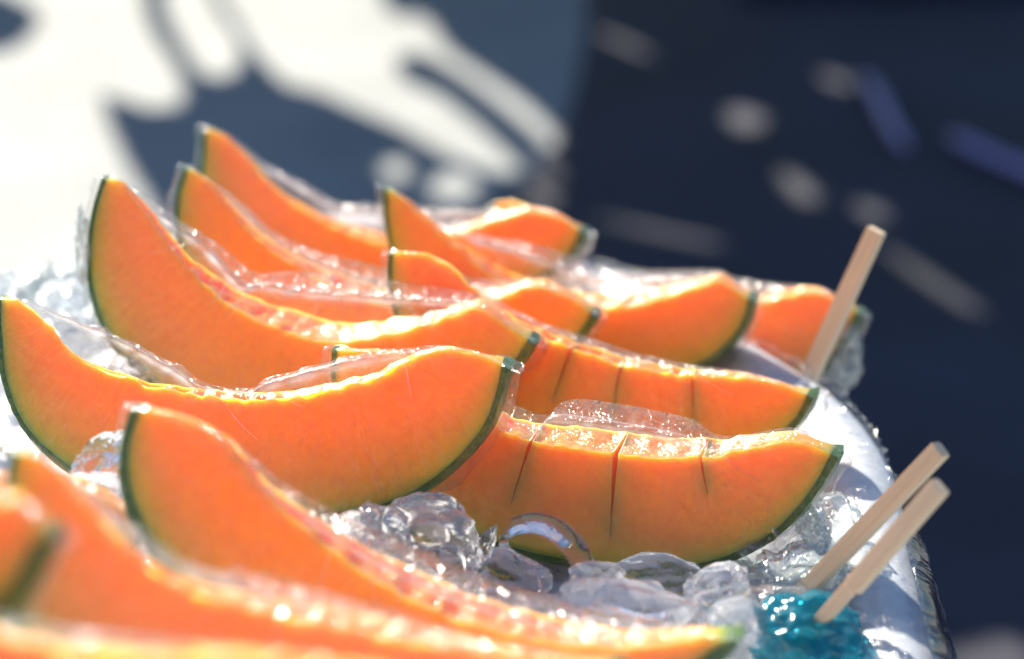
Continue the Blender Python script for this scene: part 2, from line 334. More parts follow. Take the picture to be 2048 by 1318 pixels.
# ------------------------------------------------------------------ melon slices
def hull_up(P):                         # upper convex hull, (u, v) with u rising
    h = []
    for p in P:
        while len(h) >= 2 and (h[-1].x - h[-2].x) * (p.y - h[-2].y) - (h[-1].y - h[-2].y) * (p.x - h[-2].x) >= 0: h.pop()
        h.append(p)
    return h
def pcurve(px): return [Vector((p[0], p[1], 0)) for p in px]
SEED = [0]
def melon_slice(label, outer, inner, z, a=0., b=-.08, wt=.010, wr=.034, film=None, slits=(), sag=.35, rough=.0009, rt=.0016, yawback=None):
    SEED[0] += 1; sd = SEED[0] * 7.3
    root = bpy.data.objects.new('melon_slice', None); C.objects.link(root)
    tag(root, label, 'melon slice', 'cling-wrapped melon slices on the ice')
    # columns
    NC = 84; ss = [k / (NC - 1) for k in range(NC)]
    oc = catmull(pcurve(outer), n=10); ic = catmull(pcurve(inner), n=10)
    T2W = lambda p: face_pt(p.x, p.y, z, a, b)
    cols = [(s, 0, -1) for s in ss]     # s, side, depth of slit
    for (s, depth, gap) in slits:
        cols = [c for c in cols if abs(c[0] - s) > .006] + [(s - 1e-6, -gap, depth), (s + 1e-6, gap, depth)]
    cols.sort(key=lambda c: c[0])
    O = [T2W(p) for p in sample(oc, [c[0] for c in cols])]; I = [T2W(p) for p in sample(ic, [c[0] for c in cols])]
    mid = (O[len(O) // 2] + I[len(I) // 2]) / 2
    root.location = O[len(O) // 2]
    MT = 16; RT = rt
    dvec = (DEPTH + Vector((-a * 0.9, 0, 0))).normalized() if yawback is None else Vector(yawback).normalized()
    # dvec is roughly perpendicular to the face, horizontal
    nrm = (T2W(Vector((1000, 600, 0))) - T2W(Vector((1100, 600, 0)))).cross(T2W(Vector((1000, 600, 0))) - T2W(Vector((1000, 700, 0)))).normalized()
    if nrm.y < 0: nrm = -nrm
    dvec = Vector((nrm.x, nrm.y, 0)).normalized()
    def W(s, t):                        # thickness of the wedge
        e = math.sin(math.pi * min(1, max(0, s))) ** .55; lo_ = .14 + .16 * s
        ws = wt * (.38 + .62 * min(1, max(0, (s - .22) / .28)) * (1 - .35 * min(1, max(0, (s - .75) / .25))))
        return (ws + (wr - ws) * t ** .9) * (lo_ + (1 - lo_) * e)
    edge = []; cav = []; V = []; Fc = []
    NCc = len(cols)
    front = [[0] * (MT + 1) for _ in range(NCc)]; back = [[0] * (MT + 1) for _ in range(NCc)]
    for i, (s, side, dep) in enumerate(cols):
        L_ = (O[i] - I[i]).length; tr = max(.5, 1 - RT * (1 + .5 * s) / L_)
        tang = (I[min(i + 1, NCc - 1)] - I[max(i - 1, 0)]).normalized()
        for j in range(MT + 1):
            t = tr * (j / MT) ** 1.0
            p = I[i].lerp(O[i], t)
            if side: p = p + tang * side * .85 * max(0, 1 - t / dep) ** 1.25
            ff = noise.fractal(p * 70 + Vector((sd, 0, 0)), .9, 2, 3) * .00035
            jag = noise.noise(p * 260 + Vector((sd, 3, 0))) * rough * max(0, 1 - t * 14)
            p = p + nrm * ff + (I[i] - O[i]).normalized() * jag
            q = p + dvec * W(s, t)
            if side: q = q - tang * side * .70 * max(0, 1 - t / dep) ** 1.25
            front[i][j] = len(V); V.append(p); edge.append((1 - t) * L_); cav.append(0)
            back[i][j] = len(V); V.append(q); edge.append((1 - t) * L_); cav.append(0)
    CR = 5
    strip = [[0] * (CR + 1) for _ in range(NCc)]
    for i in range(NCc):
        s = cols[i][0]; strip[i][0] = front[i][0]; strip[i][CR] = back[i][0]
        A_, B_ = V[front[i][0]], V[back[i][0]]; out_d = (I[i] - O[i]).normalized()
        rg = min(1, max(0, (math.sin(math.pi * s) - .25) / .3))
        for k in range(1, CR):
            q = A_.lerp(B_, k / CR)
            q = q + out_d * ((noise.fractal(q * 260 + Vector((sd, 9, 0)), .7, 2, 3) * .0016 - .0006 * math.sin(math.pi * k / CR)) * (.25 + .75 * rg))
            strip[i][k] = len(V); V.append(q); edge.append((O[i] - I[i]).length); cav.append(rg)
    for i in range(NCc - 1):
        is_slit = cols[i][1] != 0 and cols[i + 1][1] != 0 and abs(cols[i][0] - cols[i + 1][0]) < 1e-4
        for j in range(MT):
            if is_slit:
                tm = (j + .5) / MT
                if tm < cols[i][2]:
                    Fc.append((front[i][j], front[i][j + 1], back[i][j + 1], back[i][j])); Fc.append((front[i + 1][j], front[i + 1][j + 1], back[i + 1][j + 1], back[i + 1][j]))
                else:
                    Fc.append((front[i][j], front[i + 1][j], front[i + 1][j + 1], front[i][j + 1])); Fc.append((back[i][j], back[i + 1][j], back[i + 1][j + 1], back[i][j + 1]))
                continue
            Fc.append((front[i][j], front[i + 1][j], front[i + 1][j + 1], front[i][j + 1]))
            Fc.append((back[i][j], back[i][j + 1], back[i + 1][j + 1], back[i + 1][j]))
        if not is_slit:
            for k in range(CR): Fc.append((strip[i][k], strip[i][k + 1], strip[i + 1][k + 1], strip[i + 1][k]))
        else:
            for ii in (i, i + 1): Fc.append(tuple(strip[ii][k] for k in range(CR + 1)))
        Fc.append((front[i][MT], front[i + 1][MT], back[i + 1][MT], back[i][MT]))
    for i in (0, NCc - 1):
        for j in range(MT): Fc.append((front[i][j], front[i][j + 1], back[i][j + 1], back[i][j]))
        Fc.append(tuple(strip[i][k] for k in range(CR + 1)))
    fo = make('flesh', V, Fc, M_flesh, root, attrs={'edge': edge, 'cav': cav}); fix_normals(fo)
    # sharp edges between cut faces and cavity
    fo.data.set_sharp_from_angle(angle=R(42))
    # rind: a shell closing the outer side
    V = []; Fc = []; K = 8; rows = []
    for i in range(NCc):
        if cols[i][1] > 0: continue
        s = cols[i][0]; L_ = (O[i] - I[i]).length; tr = max(.5, 1 - RT * (1 + .5 * s) / L_)
        dn = (O[i] - I[i]).normalized()
        p0 = I[i].lerp(O[i], tr) + dn * .00005; w0 = W(s, tr); row = []
        pin = [p0 + dvec * (w0 * k / K) for k in range(K + 1)]
        pout = []
        for k in range(K + 1):
            u = k / K; q = O[i] + dvec * (W(s, 1) * u) + dn * (.0035 * W(s, 1) / wr * math.sin(math.pi * u))
            q += dn * noise.noise(q * 500) * .00035
            pout.append(q)
        ring = pin + pout[::-1]
        row = list(range(len(V), len(V) + len(ring))); V += ring; rows.append(row)
    for i in range(len(rows) - 1):
        n = len(rows[0])
        for k in range(n): Fc.append((rows[i][k], rows[i + 1][k], rows[i + 1][(k + 1) % n], rows[i][(k + 1) % n]))
    Fc.append(tuple(rows[0])); Fc.append(tuple(rows[-1]))
    ro = make('rind', V, Fc, M_rind, root); fix_normals(ro); ro.data.set_sharp_from_angle(angle=R(50))
    # cling film: a loose envelope bridging the hollow
    if film is None:
        up = hull_up([Vector((p.x, -p.y, 0)) for p in ic]); hp = resample([Vector((p.x, p.y, 0)) for p in up], 60)
        icr = resample(ic, 60)
        film = [Vector((h.x * (1 - sag) + c.x * sag, (-h.y) * (1 - sag) + c.y * sag, 0)) for h, c in zip(hp, icr)]
    else: film = catmull(pcurve(film), n=10)
    NF = 130; fs = [k / (NF - 1) for k in range(NF)]
    FI = [T2W(p) for p in sample(film, fs)]; FO = [T2W(p) for p in sample(oc, fs)]; II = [T2W(p) for p in sample(ic, fs)]
    KF, KT, KB = 16, 6, 8
    V = []; uv = []; Fc = []; n = 0; crs = []; wrk = []
    for i, s in enumerate(fs):
        dn = (FO[i] - FI[i]).normalized(); endf = min(1, min(s, 1 - s) / .05)
        row = []
        gapn = (FI[i] - II[i]).length
        for k in range(KF + 1):          # front sheet, outer -> inner
            t = (1 - k / KF) ** 1.9; p = FI[i].lerp(FO[i], t); row.append((p - nrm * .0005, t, 0))
        for k in range(1, KT): row.append((FI[i] - dn * .0006 * math.sin(math.pi * k / KT) + dvec * (W(s, 0) * k / KT), 0, 1))
        for k in range(KF + 1):
            t = (k / KF) ** 1.9; p = FI[i].lerp(FO[i], t) + dvec * W(s, t); row.append((p + nrm * .0006, t, 0))
        for k in range(1, KB):
            u = 1 - k / KB; row.append((FO[i] + dvec * W(s, 1) * u + dn * (.0040 * W(s, 1) / wr * math.sin(math.pi * u) + .0021), 1, 2))
        n = len(row)
        for k, (p, t, side) in enumerate(row):
            q = Vector(p)
            free = max(0, min(1, gapn / .006)) if t < .3 and side != 2 else 0
            st = Vector((s * 26, t * 2.2 + side * 5, sd))
            amp = .00022 + .0011 * free * (1 if side else .6) + (.0011 if side == 2 else 0) + (.0007 * max(0, 1 - min(s, 1 - s) / .04))
            nn = noise.fractal(st, .8, 2, 4) * amp + abs(noise.noise(p * 170 + Vector((sd, 0, 0)))) * amp * .22
            if side == 0 and k <= KF: q = q - nrm * abs(nn)
            elif side == 0: q = q + nrm * abs(nn)
            elif side == 1: q = q + dn * -nn
            else: q = q + dn * abs(nn) * 1.6
            if t > .93 and side == 0: q = q + dn * .0010
            V.append(q); uv.append((s * 1.0, k / n))
            cz = max(0, min(1, (gapn - .0015) / .004)) * (.5 + .5 * noise.noise(Vector((s * 30, sd, 0))))
            wrk.append(1.0 if (side == 1 or (t < .12 and side == 0)) else .15)
            crs.append(cz * 2 if k in (KF, KF - 1, KF - 2) else cz * .5 if k in (KF - 3, KF + 1) else cz * .02 if (side == 1 or (side == 0 and t < .2)) else .05 if side == 2 else 0)
    for i in range(NF - 1):
        for k in range(n):
            Fc.append((i * n + k, (i + 1) * n + k, (i + 1) * n + (k + 1) % n, i * n + (k + 1) % n))
    # gathered ends
    for (ei, sgn) in ((0, -1), (NF - 1, 1)):
        c0 = sum((V[ei * n + k] for k in range(n)), Vector()) / n
        tg = (FO[ei] - FO[ei - sgn * 6]).normalized(); last = ei * n
        base = [V[ei * n + k].copy() for k in range(n)]
        for r_ in range(1, 6):
            q_ = r_ / 5; st_ = len(V)
            for k in range(n):
                sh = (1 - q_) ** .7 * .9 + .1 * (1 - q_)
                p = c0 + (base[k] - c0) * sh + tg * (.0016 * q_) + Vector((0, 0, -.002 * q_ * q_))
                p += noise.noise_vector(p * 300 + Vector((sd, r_, 0))) * .0007 * (1 - q_ * .3)
                V.append(p); crs.append(.01); wrk.append(.3); uv.append(((ei / NF) + sgn * q_ * .06, k / n))
            for k in range(n):
                a_, b_, c_, d_ = last + k, last + (k + 1) % n, st_ + (k + 1) % n, st_ + k
                Fc.append((a_, b_, c_, d_) if sgn > 0 else (a_, d_, c_, b_))
            last = st_
    make('cling_film', V, Fc, M_film, root, uvs=uv, attrs={'crease': crs, 'wrinkle': wrk})
    # folds of gathered film: one along the taut ridge, a few tension creases running down from it
    def fold(P_, r0):
        K = 6; V = []; Fc = []; m_ = len(P_)
        for i, p in enumerate(P_):
            t_ = (P_[min(i + 1, m_ - 1)] - P_[max(i - 1, 0)]).normalized(); a1 = t_.cross(nrm).normalized(); a2 = t_.cross(a1)
            e = math.sin(math.pi * (i + .3) / (m_ - .4)) ** .5 * (.75 + .5 * noise.noise(Vector((i * .35, sd, r0 * 9e4))))
            for k in range(K):
                an = 2 * math.pi * k / K; V.append(p + (a1 * math.cos(an) + a2 * math.sin(an)) * r0 * e)
        for i in range(m_ - 1):
            for k in range(K): Fc.append((i * K + k, (i + 1) * K + k, (i + 1) * K + (k + 1) % K, i * K + (k + 1) % K))
        Fc.append(tuple(range(K))[::-1]); Fc.append(tuple((m_ - 1) * K + k for k in range(K)))
        make('film_fold', V, Fc, M_fold, root)
    rnd = random.Random(int(sd * 10))
    run = []
    for i in range(NF + 1):
        g = (FI[i] - II[i]).length if i < NF else 0
        if g > .0012: run.append(i)
        else:
            if len(run) > 8: fold([V_ for V_ in [FI[j] - nrm * .0006 + dvec * W(fs[j], 0) * .15 + Vector((0, 0, .0004)) for j in run]], .00032)
            run = []
    for c_ in range(5):
        s0 = rnd.uniform(.15, .85); sk = rnd.uniform(-.10, .10); t1 = rnd.uniform(.12, .42); P_ = []
        for q_ in range(14):
            u_ = q_ / 13; sx_ = min(.98, max(.02, s0 + sk * u_)) * (NF - 1); i0 = int(sx_); fr_ = sx_ - i0
            A_ = FI[i0].lerp(FI[min(i0 + 1, NF - 1)], fr_); B_ = FO[i0].lerp(FO[min(i0 + 1, NF - 1)], fr_)
            P_.append(A_.lerp(B_, t1 * u_ + .004) - nrm * (.0008 + .0004 * noise.noise(Vector((q_ * .4, c_, sd)))))
        fold(P_, rnd.uniform(.00012, .00022))
    return root

melon_slice('large melon slice with glittering seed hollow, its left tip against the pale pavement',
  [(203, 358), (182, 430), (172, 520), (182, 600), (215, 680), (270, 750), (350, 820), (470, 880), (600, 905), (740, 895), (870, 850), (960, 795), (1030, 740), (1068, 688)],
  [(236, 362), (285, 418), (340, 493), (395, 555), (470, 617), (560, 660), (660, 685), (760, 674), (850, 650), (905, 632), (952, 615), (1010, 650)],
  .775, -.2, wt=.020, film=[(238, 360), (290, 405), (345, 448), (410, 495), (470, 560), (500, 574), (540, 573), (600, 583), (760, 596), (950, 612), (1012, 648)])
melon_slice('sharp melon slice cut by the left picture edge, rounded right end above dark rind',
  [(-8, 600), (-6, 680), (5, 770), (45, 860), (120, 935), (220, 990), (340, 1030), (520, 1047), (660, 1040), (760, 1025), (850, 985), (930, 920), (985, 845), (1018, 738)],
  [(38, 600), (100, 657), (155, 717), (270, 764), (400, 790), (540, 799), (640, 783), (740, 759), (800, 727), (868, 702), (920, 704), (972, 716)],
  .69, -.1, wt=.006, film=[(38, 598), (90, 618), (220, 672), (310, 718), (360, 748), (405, 778), (490, 790), (530, 772), (610, 748), (700, 724), (800, 708), (868, 699), (920, 702), (972, 714)])
melon_slice('melon slice scored by three deep slits, its right tip beside the pair of chopsticks',
  [(663, 700), (665, 790), (700, 880), (770, 960), (860, 1030), (960, 1085), (1080, 1122), (1200, 1143), (1320, 1148), (1410, 1140), (1490, 1112), (1560, 1070), (1625, 1000), (1677, 915)],
  [(700, 703), (760, 706), (830, 730), (900, 800), (990, 852), (1075, 885), (1235, 908), (1330, 915), (1410, 915), (1480, 903), (1560, 884), (1600, 886), (1640, 899)],
  .718, -.26, wt=.018, film=[(700, 701), (760, 704), (840, 715), (940, 760), (1010, 835), (1070, 862), (1105, 838), (1180, 845), (1290, 862), (1370, 880), (1415, 905), (1480, 898), (1560, 878), (1600, 881), (1640, 895)],
  slits=[(.415, .62, .0007), (.585, .78, .0012), (.755, .4, .0007)])
melon_slice('long tilted melon slice with three slits sloping from a yellow-green tip to the rim',
  [(776, 508), (776, 580), (800, 660), (850, 740), (930, 810), (1030, 865), (1150, 910), (1280, 935), (1400, 935), (1500, 910), (1560, 880), (1600, 845), (1627, 795)],
  [(800, 504), (850, 510), (900, 537), (960, 594), (1050, 657), (1145, 694), (1245, 730), (1390, 752), (1480, 754), (1560, 770), (1600, 785)],
  .80, -.3, wt=.007, sag=.8, slits=[(.46, .6, .0008), (.58, .6, .0007), (.745, .6, .0008)])
melon_slice('melon slice with pointed tip at picture centre and dazzling wet hollow behind a right hump',
  [(766, 378), (768, 450), (790, 530), (850, 610), (950, 680), (1080, 725), (1200, 750), (1310, 755), (1400, 738), (1450, 705), (1490, 655), (1507, 603)],
  [(785, 385), (830, 420), (880, 468), (940, 518), (1000, 562), (1080, 602), (1160, 617), (1250, 612), (1330, 594), (1400, 572), (1440, 564), (1480, 587)],
  .885, -.25, wt=.018, film=[(785, 383), (830, 415), (900, 455), (960, 482), (1040, 505), (1100, 530), (1180, 560), (1260, 566), (1330, 562), (1400, 556), (1440, 556), (1480, 584)])
melon_slice('melon slice whose narrow left tip stands second of the three tips at upper left',
  [(368, 337), (350, 400), (352, 480), (375, 560), (430, 640), (520, 710), (640, 760), (780, 785), (900, 790), (1010, 770), (1100, 730), (1160, 680), (1192, 635)],
  [(385, 342), (430, 380), (480, 442), (540, 495), (600, 535), (660, 568), (760, 608), (850, 622), (930, 612), (1000, 594), (1050, 575), (1100, 580), (1160, 607)],
  .85, -.2, wt=.016, film=[(385, 340), (430, 374), (490, 425), (540, 475), (600, 510), (660, 535), (760, 565), (850, 580), (930, 582), (1000, 578), (1050, 571), (1100, 578), (1160, 605)])
melon_slice('melon slice with the highest tip of all, its right hump far behind the others',
  [(405, 257), (402, 310), (400, 370), (420, 440), (470, 520), (560, 590), (680, 630), (800, 645), (920, 635), (1020, 600), (1110, 545), (1150, 505), (1168, 468)],
  [(425, 262), (455, 277), (495, 317), (535, 367), (590, 412), (660, 450), (740, 480), (820, 488), (900, 472), (960, 450), (1010, 434), (1060, 424), (1110, 432), (1145, 452)],
  .935, -.2, wt=.011, film=[(425, 260), (455, 272), (515, 322), (560, 350), (620, 385), (665, 415), (740, 422), (820, 426), (900, 430), (960, 430), (1010, 428), (1060, 421), (1110, 430), (1145, 450)])
melon_slice('small reddish melon tip peeking out behind the farthest slice',
  [(985, 410), (990, 440), (1010, 480), (1060, 520), (1110, 530), (1150, 520), (1173, 466)],
  [(1003, 403), (1025, 404), (1050, 416), (1085, 440), (1120, 452), (1150, 455)],
  .985, .1, wt=.008, wr=.02, sag=.7)
melon_slice('melon slice at the far right with a chopstick standing in front of it',
  [(950, 560), (970, 620), (1040, 690), (1150, 740), (1280, 775), (1420, 795), (1540, 795), (1620, 765), (1680, 705), (1723, 632)],
  [(985, 560), (1050, 577), (1130, 602), (1250, 622), (1380, 624), (1480, 612), (1540, 602), (1590, 587), (1640, 588), (1693, 612)],
  .925, -.2, wt=.012, film=[(985, 556), (1050, 556), (1130, 556), (1250, 558), (1380, 565), (1480, 575), (1540, 582), (1590, 582), (1640, 585), (1693, 610)])
melon_slice('blurred glowing melon slice with green-edged left tip, overlapping the ice at lower middle',
  [(262, 818), (240, 900), (243, 990), (280, 1080), (350, 1180), (460, 1280), (600, 1370), (800, 1440), (1000, 1470), (1200, 1450), (1350, 1390), (1440, 1330), (1478, 1282)],
  [(300, 820), (380, 845), (450, 893), (500, 948), (560, 1015), (650, 1088), (750, 1158), (850, 1212), (1000, 1265), (1150, 1293), (1300, 1293), (1390, 1276), (1440, 1280)],
  .585, -.15, wt=.016, sag=.75, rt=.0026)
melon_slice('very blurred melon slice running along the bottom of the picture from a dull brown-edged tip',
  [(22, 907), (5, 1000), (0, 1100), (30, 1250), (120, 1400), (300, 1530), (600, 1600), (900, 1560), (1100, 1450), (1250, 1360)],
  [(55, 904), (110, 942), (170, 1012), (240, 1087), (300, 1137), (370, 1180), (470, 1212), (600, 1240), (760, 1272), (950, 1305), (1200, 1335)],
  .505, -.1, wt=.008, film=[(55, 902), (110, 935), (180, 990), (260, 1060), (330, 1115), (400, 1155), (470, 1168), (600, 1205), (760, 1250), (950, 1300), (1200, 1333)])
melon_slice('mostly hidden blurred slice, its yellow-green right tip beside the glowing slice',
  [(-300, 900), (-250, 1050), (-100, 1150), (100, 1180), (200, 1150), (262, 1110), (292, 1062)],
  [(-260, 902), (-150, 932), (0, 962), (100, 967), (180, 987), (240, 1017), (278, 1042)],
  .60, 0, wt=.008, sag=.7)
melon_slice('out-of-focus melon end at the left picture edge with a vertical green rind stripe',
  [(-520, 1000), (-400, 1250), (-200, 1320), (-80, 1300), (20, 1240), (75, 1160), (112, 1080)],
  [(-480, 1000), (-300, 1022), (-150, 1012), (-50, 995), (20, 1005), (65, 1030), (95, 1062)],
  .44, 0, wt=.007, wr=.026, sag=.7, rt=.0045)
melon_slice('out-of-focus melon slice cut off by the bottom left corner of the picture',
  [(-300, 1150), (-280, 1400), (0, 1600), (300, 1700), (600, 1680), (850, 1550), (950, 1400)],
  [(-250, 1155), (-100, 1215), (0, 1262), (100, 1297), (250, 1318), (500, 1324), (750, 1345), (900, 1385)],
  .405, 0, wt=.003, wr=.02, sag=.6)

# ------------------------------------------------------------------ foam tub, liner and ice
TRAY = CAMH - .300
rim_plan = [(.092, .36), (.097, .50), (.102, .60), (.1075, .70), (.108, .745), (.101, .785), (.087, .82), (.05, .90), (0, .96), (-.06, 1.0), (-.12, .985), (-.155, .95), (-.20, .905), (-.25, .84), (-.27, .73), (-.25, .55), (-.19, .36)]
rim = catmull([Vector((x, y, 0)) for x, y in rim_plan] , n=8)
near = [Vector((-.17, .30, 0)), Vector((-.10, .27, 0)), Vector((0, .26, 0)), Vector((.06, .28, 0)), Vector((.09, .31, 0))]
rim_loop = catmull([Vector((x, y, 0)) for x, y in rim_plan] + near, True, n=8)
RL = len(rim_loop)
def outn(i):
    t = (rim_loop[(i + 1) % RL] - rim_loop[i - 1]).normalized(); n_ = Vector((t.y, -t.x, 0))
    c_ = Vector((-.05, .62, 0))
    return n_ if n_.dot(rim_loop[i] - c_) > 0 else -n_
BOXZ = TRAY + .004
prof = [(-.010, -.06), (-.009, -.012), (-.008, -.003), (-.005, .0005), (0, .002), (.006, .0015), (.012, -.001), (.0155, -.006), (.017, -.015), (.0165, -.04), (.014, -.13), (-.02, -.132)]
tub = bpy.data.objects.new('foam_tub', None); C.objects.link(tub); tub.location = (-.05, .62, BOXZ - .132)
tag(tub, 'white foam tub with rounded rim holding the ice and melon slices', 'tub')
V = []; Fc = []
for i in range(RL):
    n_ = outn(i)
    for (o_, h_) in prof: V.append(rim_loop[i] + n_ * o_ + Vector((0, 0, BOXZ + h_)))
P = len(prof)
for i in range(RL):
    for k in range(P - 1): Fc.append((i * P + k, ((i + 1) % RL) * P + k, ((i + 1) % RL) * P + k + 1, i * P + k + 1))
Fc.append(tuple(i * P + P - 1 for i in range(RL)))
fw = make('tub_wall', V, Fc, M_foam, tub); fix_normals(fw)
# clear liner laid over the rim and dark liner hanging down outside
def liner(name, i0, i1, prof, m, amp, freq, parent):
    idx = []; i = i0
    while True:
        idx.append(i % RL)
        if i % RL == i1 % RL: break
        i += 1
    SUB = 5; V = []; Fc = []; uv = []; q = 0; tot = 0
    for a_ in range(len(idx) - 1):
        for s_ in range(SUB):
            t = s_ / SUB; c = rim_loop[idx[a_]].lerp(rim_loop[idx[a_ + 1]], t); n_ = outn(idx[a_]).lerp(outn(idx[a_ + 1]), t)
            L_ = (a_ + t) * .01
            for k in range(len(prof)):
                o_, h_ = prof[k]; fall = k / len(prof)
                st = Vector((L_ * freq, k * .25, 5))
                d = noise.fractal(st, .8, 2, 4) * amp * (.4 + fall)
                V.append(c + n_ * (o_ + abs(d)) + Vector((0, 0, BOXZ + h_ + d * .35))); uv.append((L_ * 3, k / len(prof) * .5))
            q += 1
    P = len(prof)
    for r_ in range(q - 1):
        for k in range(P - 1): Fc.append((r_ * P + k, (r_ + 1) * P + k, (r_ + 1) * P + k + 1, r_ * P + k + 1))
    return make(name, V, Fc, m, parent, uvs=uv)
pf = catmull([Vector((-.03, -.004, 0)), Vector((-.012, .002, 0)), Vector((-.004, .004, 0)), Vector((.004, .0045, 0)), Vector((.012, .003, 0))], n=5)
liner('clear_liner', 0, RL - 42, [(p.x, p.y) for p in pf], M_liner_clear, .003, 70, tub)
pf = catmull([Vector((.0115, .0025, 0)), Vector((.0165, -.001, 0)), Vector((.0195, -.008, 0)), Vector((.024, -.022, 0)), Vector((.030, -.05, 0)), Vector((.036, -.10, 0))], n=5)
liner('dark_liner_skirt', 0, 22, [(p.x, p.y) for p in pf], M_liner, .0022, 22, tub)

# bed of melting ice
V = []; Fc = []; NX, NY = 220, 240; ok = {}
def inside(x, y, m=.004):
    c = False; j = RL - 1
    for i in range(RL):
        a_, b_ = rim_loop[i], rim_loop[j]
        if (a_.y > y) != (b_.y > y) and x < (b_.x - a_.x) * (y - a_.y) / (b_.y - a_.y) + a_.x: c = not c
        j = i
    return c
for j in range(NY):
    for i in range(NX):
        x = -.29 + .42 * i / (NX - 1); y = .25 + .76 * j / (NY - 1)
        if not inside(x, y): continue
        p = Vector((x, y, 0)); n1 = noise.fractal(p * 45, .9, 2, 4); vd = noise.voronoi(p * 55)[0]
        h = -.004 + n1 * .005 + (vd[1] - vd[0]) * .006
        ok[(i, j)] = len(V); V.append((x, y, TRAY + h))
for (i, j), a_ in ok.items():
    q = [(i + 1, j), (i + 1, j + 1), (i, j + 1)]
    if all(k in ok for k in q): Fc.append((a_, *[ok[k] for k in q]))
tag(make('crushed_ice', V, Fc, M_bed), 'bed of crushed melting ice filling the white tub', None, kind='stuff')

# clear ice pieces
def ice_piece(label, px, py, z, wx, wy, wd, shape='lump', rot=0., seed=0, tilt=0.):
    bm = bmesh.new()
    bmesh.ops.create_icosphere(bm, subdivisions=4, radius=1)
    sx, sy, sz = wx / F * z / 2, wd / 2, wy / F * z / 2
    pw = {'lump': 1.0, 'block': .55, 'arch': .8, 'leaf': 1.0, 'shard': 1.0, 'pill': .75}[shape]
    for v_ in bm.verts:
        c = v_.co
        q = Vector([math.copysign(abs(k) ** pw, k) for k in c])
        if shape == 'arch':              # hollow underside
            if q.z < .35: q.z = q.z * .5 + .9 * max(0, 1 - (q.x * 1.25) ** 2) - .35
            q.z += .1 * (1 - q.x * q.x)
        if shape == 'leaf': q.z *= (1 - .55 * q.x ** 2) ; q.z += .25 * q.x; q.y *= .8 + .2 * q.x
        if shape == 'shard': q.x *= .35 + .65 * (1 - (q.z + 1) / 2); q.y *= .5 + .5 * (1 - (q.z + 1) / 2)
        d = noise.fractal(c * 1.3 + Vector((seed * 3.1, 0, 0)), .8, 2, 3) * .24 + noise.noise(c * 4 + Vector((seed, 5, 0))) * .035
        if shape in ('block', 'lump'):
            fv = noise.voronoi(c * 1.1 + Vector((seed * 1.7, 0, 0)))[0]; d += (fv[1] - fv[0]) * .24
        q = q * (1 + d)
        v_.co = Vector((q.x * sx, q.y * sy, q.z * sz))
    me = bpy.data.meshes.new('ice_piece'); bm.to_mesh(me); bm.free()
    me.polygons.foreach_set('use_smooth', [True] * len(me.polygons)); me.set_sharp_from_angle(angle=R(30)); me.materials.append(M_ice_clear if shape in ('leaf', 'pill', 'shard') else M_ice)
    o = bpy.data.objects.new('ice_piece', me); C.objects.link(o)
    o.location = at_z(px, py, z); o.rotation_euler = (tilt, R(rot), R(random.uniform(-15, 15)))
    tag(o, label, 'ice', 'clear ice pieces between the slices'); return o
ICE = [
 ('leaf-shaped clear ice piece below the slitted slice, orange showing through it', 1325, 1150, .684, 200, 95, .006, 'leaf', 14, 2),
 ('rounded clear ice plug lying tilted beneath the hollow ice arch', 1030, 1152, .672, 150, 90, .010, 'pill', 22, 3),
 ('large frosty ice block below the thick green rind of the focused slice', 850, 1100, .680, 200, 170, .03, 'block', 8, 4),
 ('whitish ice lump beside the upper edge of the glowing blurred slice', 725, 1085, .672, 170, 120, .028, 'lump', -12, 5),
 ('thin upright ice shard between the frosty block and the ice arch', 935, 1068, .690, 55, 130, .008, 'shard', -24, 6),
 ('second smaller ice shard right beside the thin upright one', 975, 1085, .690, 50, 80, .010, 'shard', 24, 7),
 ('low clear ice lump under the right end of the ice arch', 1190, 1165, .676, 110, 60, .02, 'lump', 5, 8),
 ('smooth wide ice slab melting in front of the leaf-shaped piece', 1250, 1215, .655, 260, 70, .03, 'lump', 4, 9),
 ('clear ice piece between the leaf-shaped piece and the crumpled film', 1440, 1195, .668, 120, 90, .02, 'block', -10, 10),
 ('flat ice piece by the teal crumpled film', 1490, 1240, .652, 130, 60, .02, 'lump', 12, 11),
 ('lavender-tinted rounded ice piece behind the green left tip of the glowing slice', 205, 915, .665, 130, 70, .018, 'pill', -32, 12),
 ('ice lump under the focused slice, just above the blurred yellow-green tip', 190, 985, .650, 130, 60, .02, 'lump', 0, 13),
 ('ice lump at the left edge beside the focused slice rind', 25, 925, .645, 90, 70, .02, 'pill', 20, 14),
 ('ice lump at the left edge above the blurred brown-edged tip', 40, 1000, .63, 100, 80, .02, 'lump', 20, 15),
 ('sparkling ice lump left of the large slice rind, before the pavement', 120, 610, .89, 90, 70, .03, 'block', 0, 16),
 ('sparkling ice lump above the left tip of the focused slice', 150, 680, .86, 110, 70, .03, 'lump', 15, 17),
 ('clear ice bit in the gap between the focused slice and the large slice', 270, 745, .80, 130, 60, .02, 'lump', 12, 18),
 ('clear ice lump tucked between the slitted slice and the focused slice rind', 640, 1130, .655, 110, 60, .02, 'lump', 10, 19),
 ('ice lump half hidden behind the glittering edge of the glowing slice', 1050, 1225, .655, 150, 50, .02, 'lump', 3, 20),
]
for (lab, px, py, z, wx, wy, wd, sh, rot, sd) in ICE: ice_piece(lab, px, py, z, wx, wy, wd, sh, rot, sd)

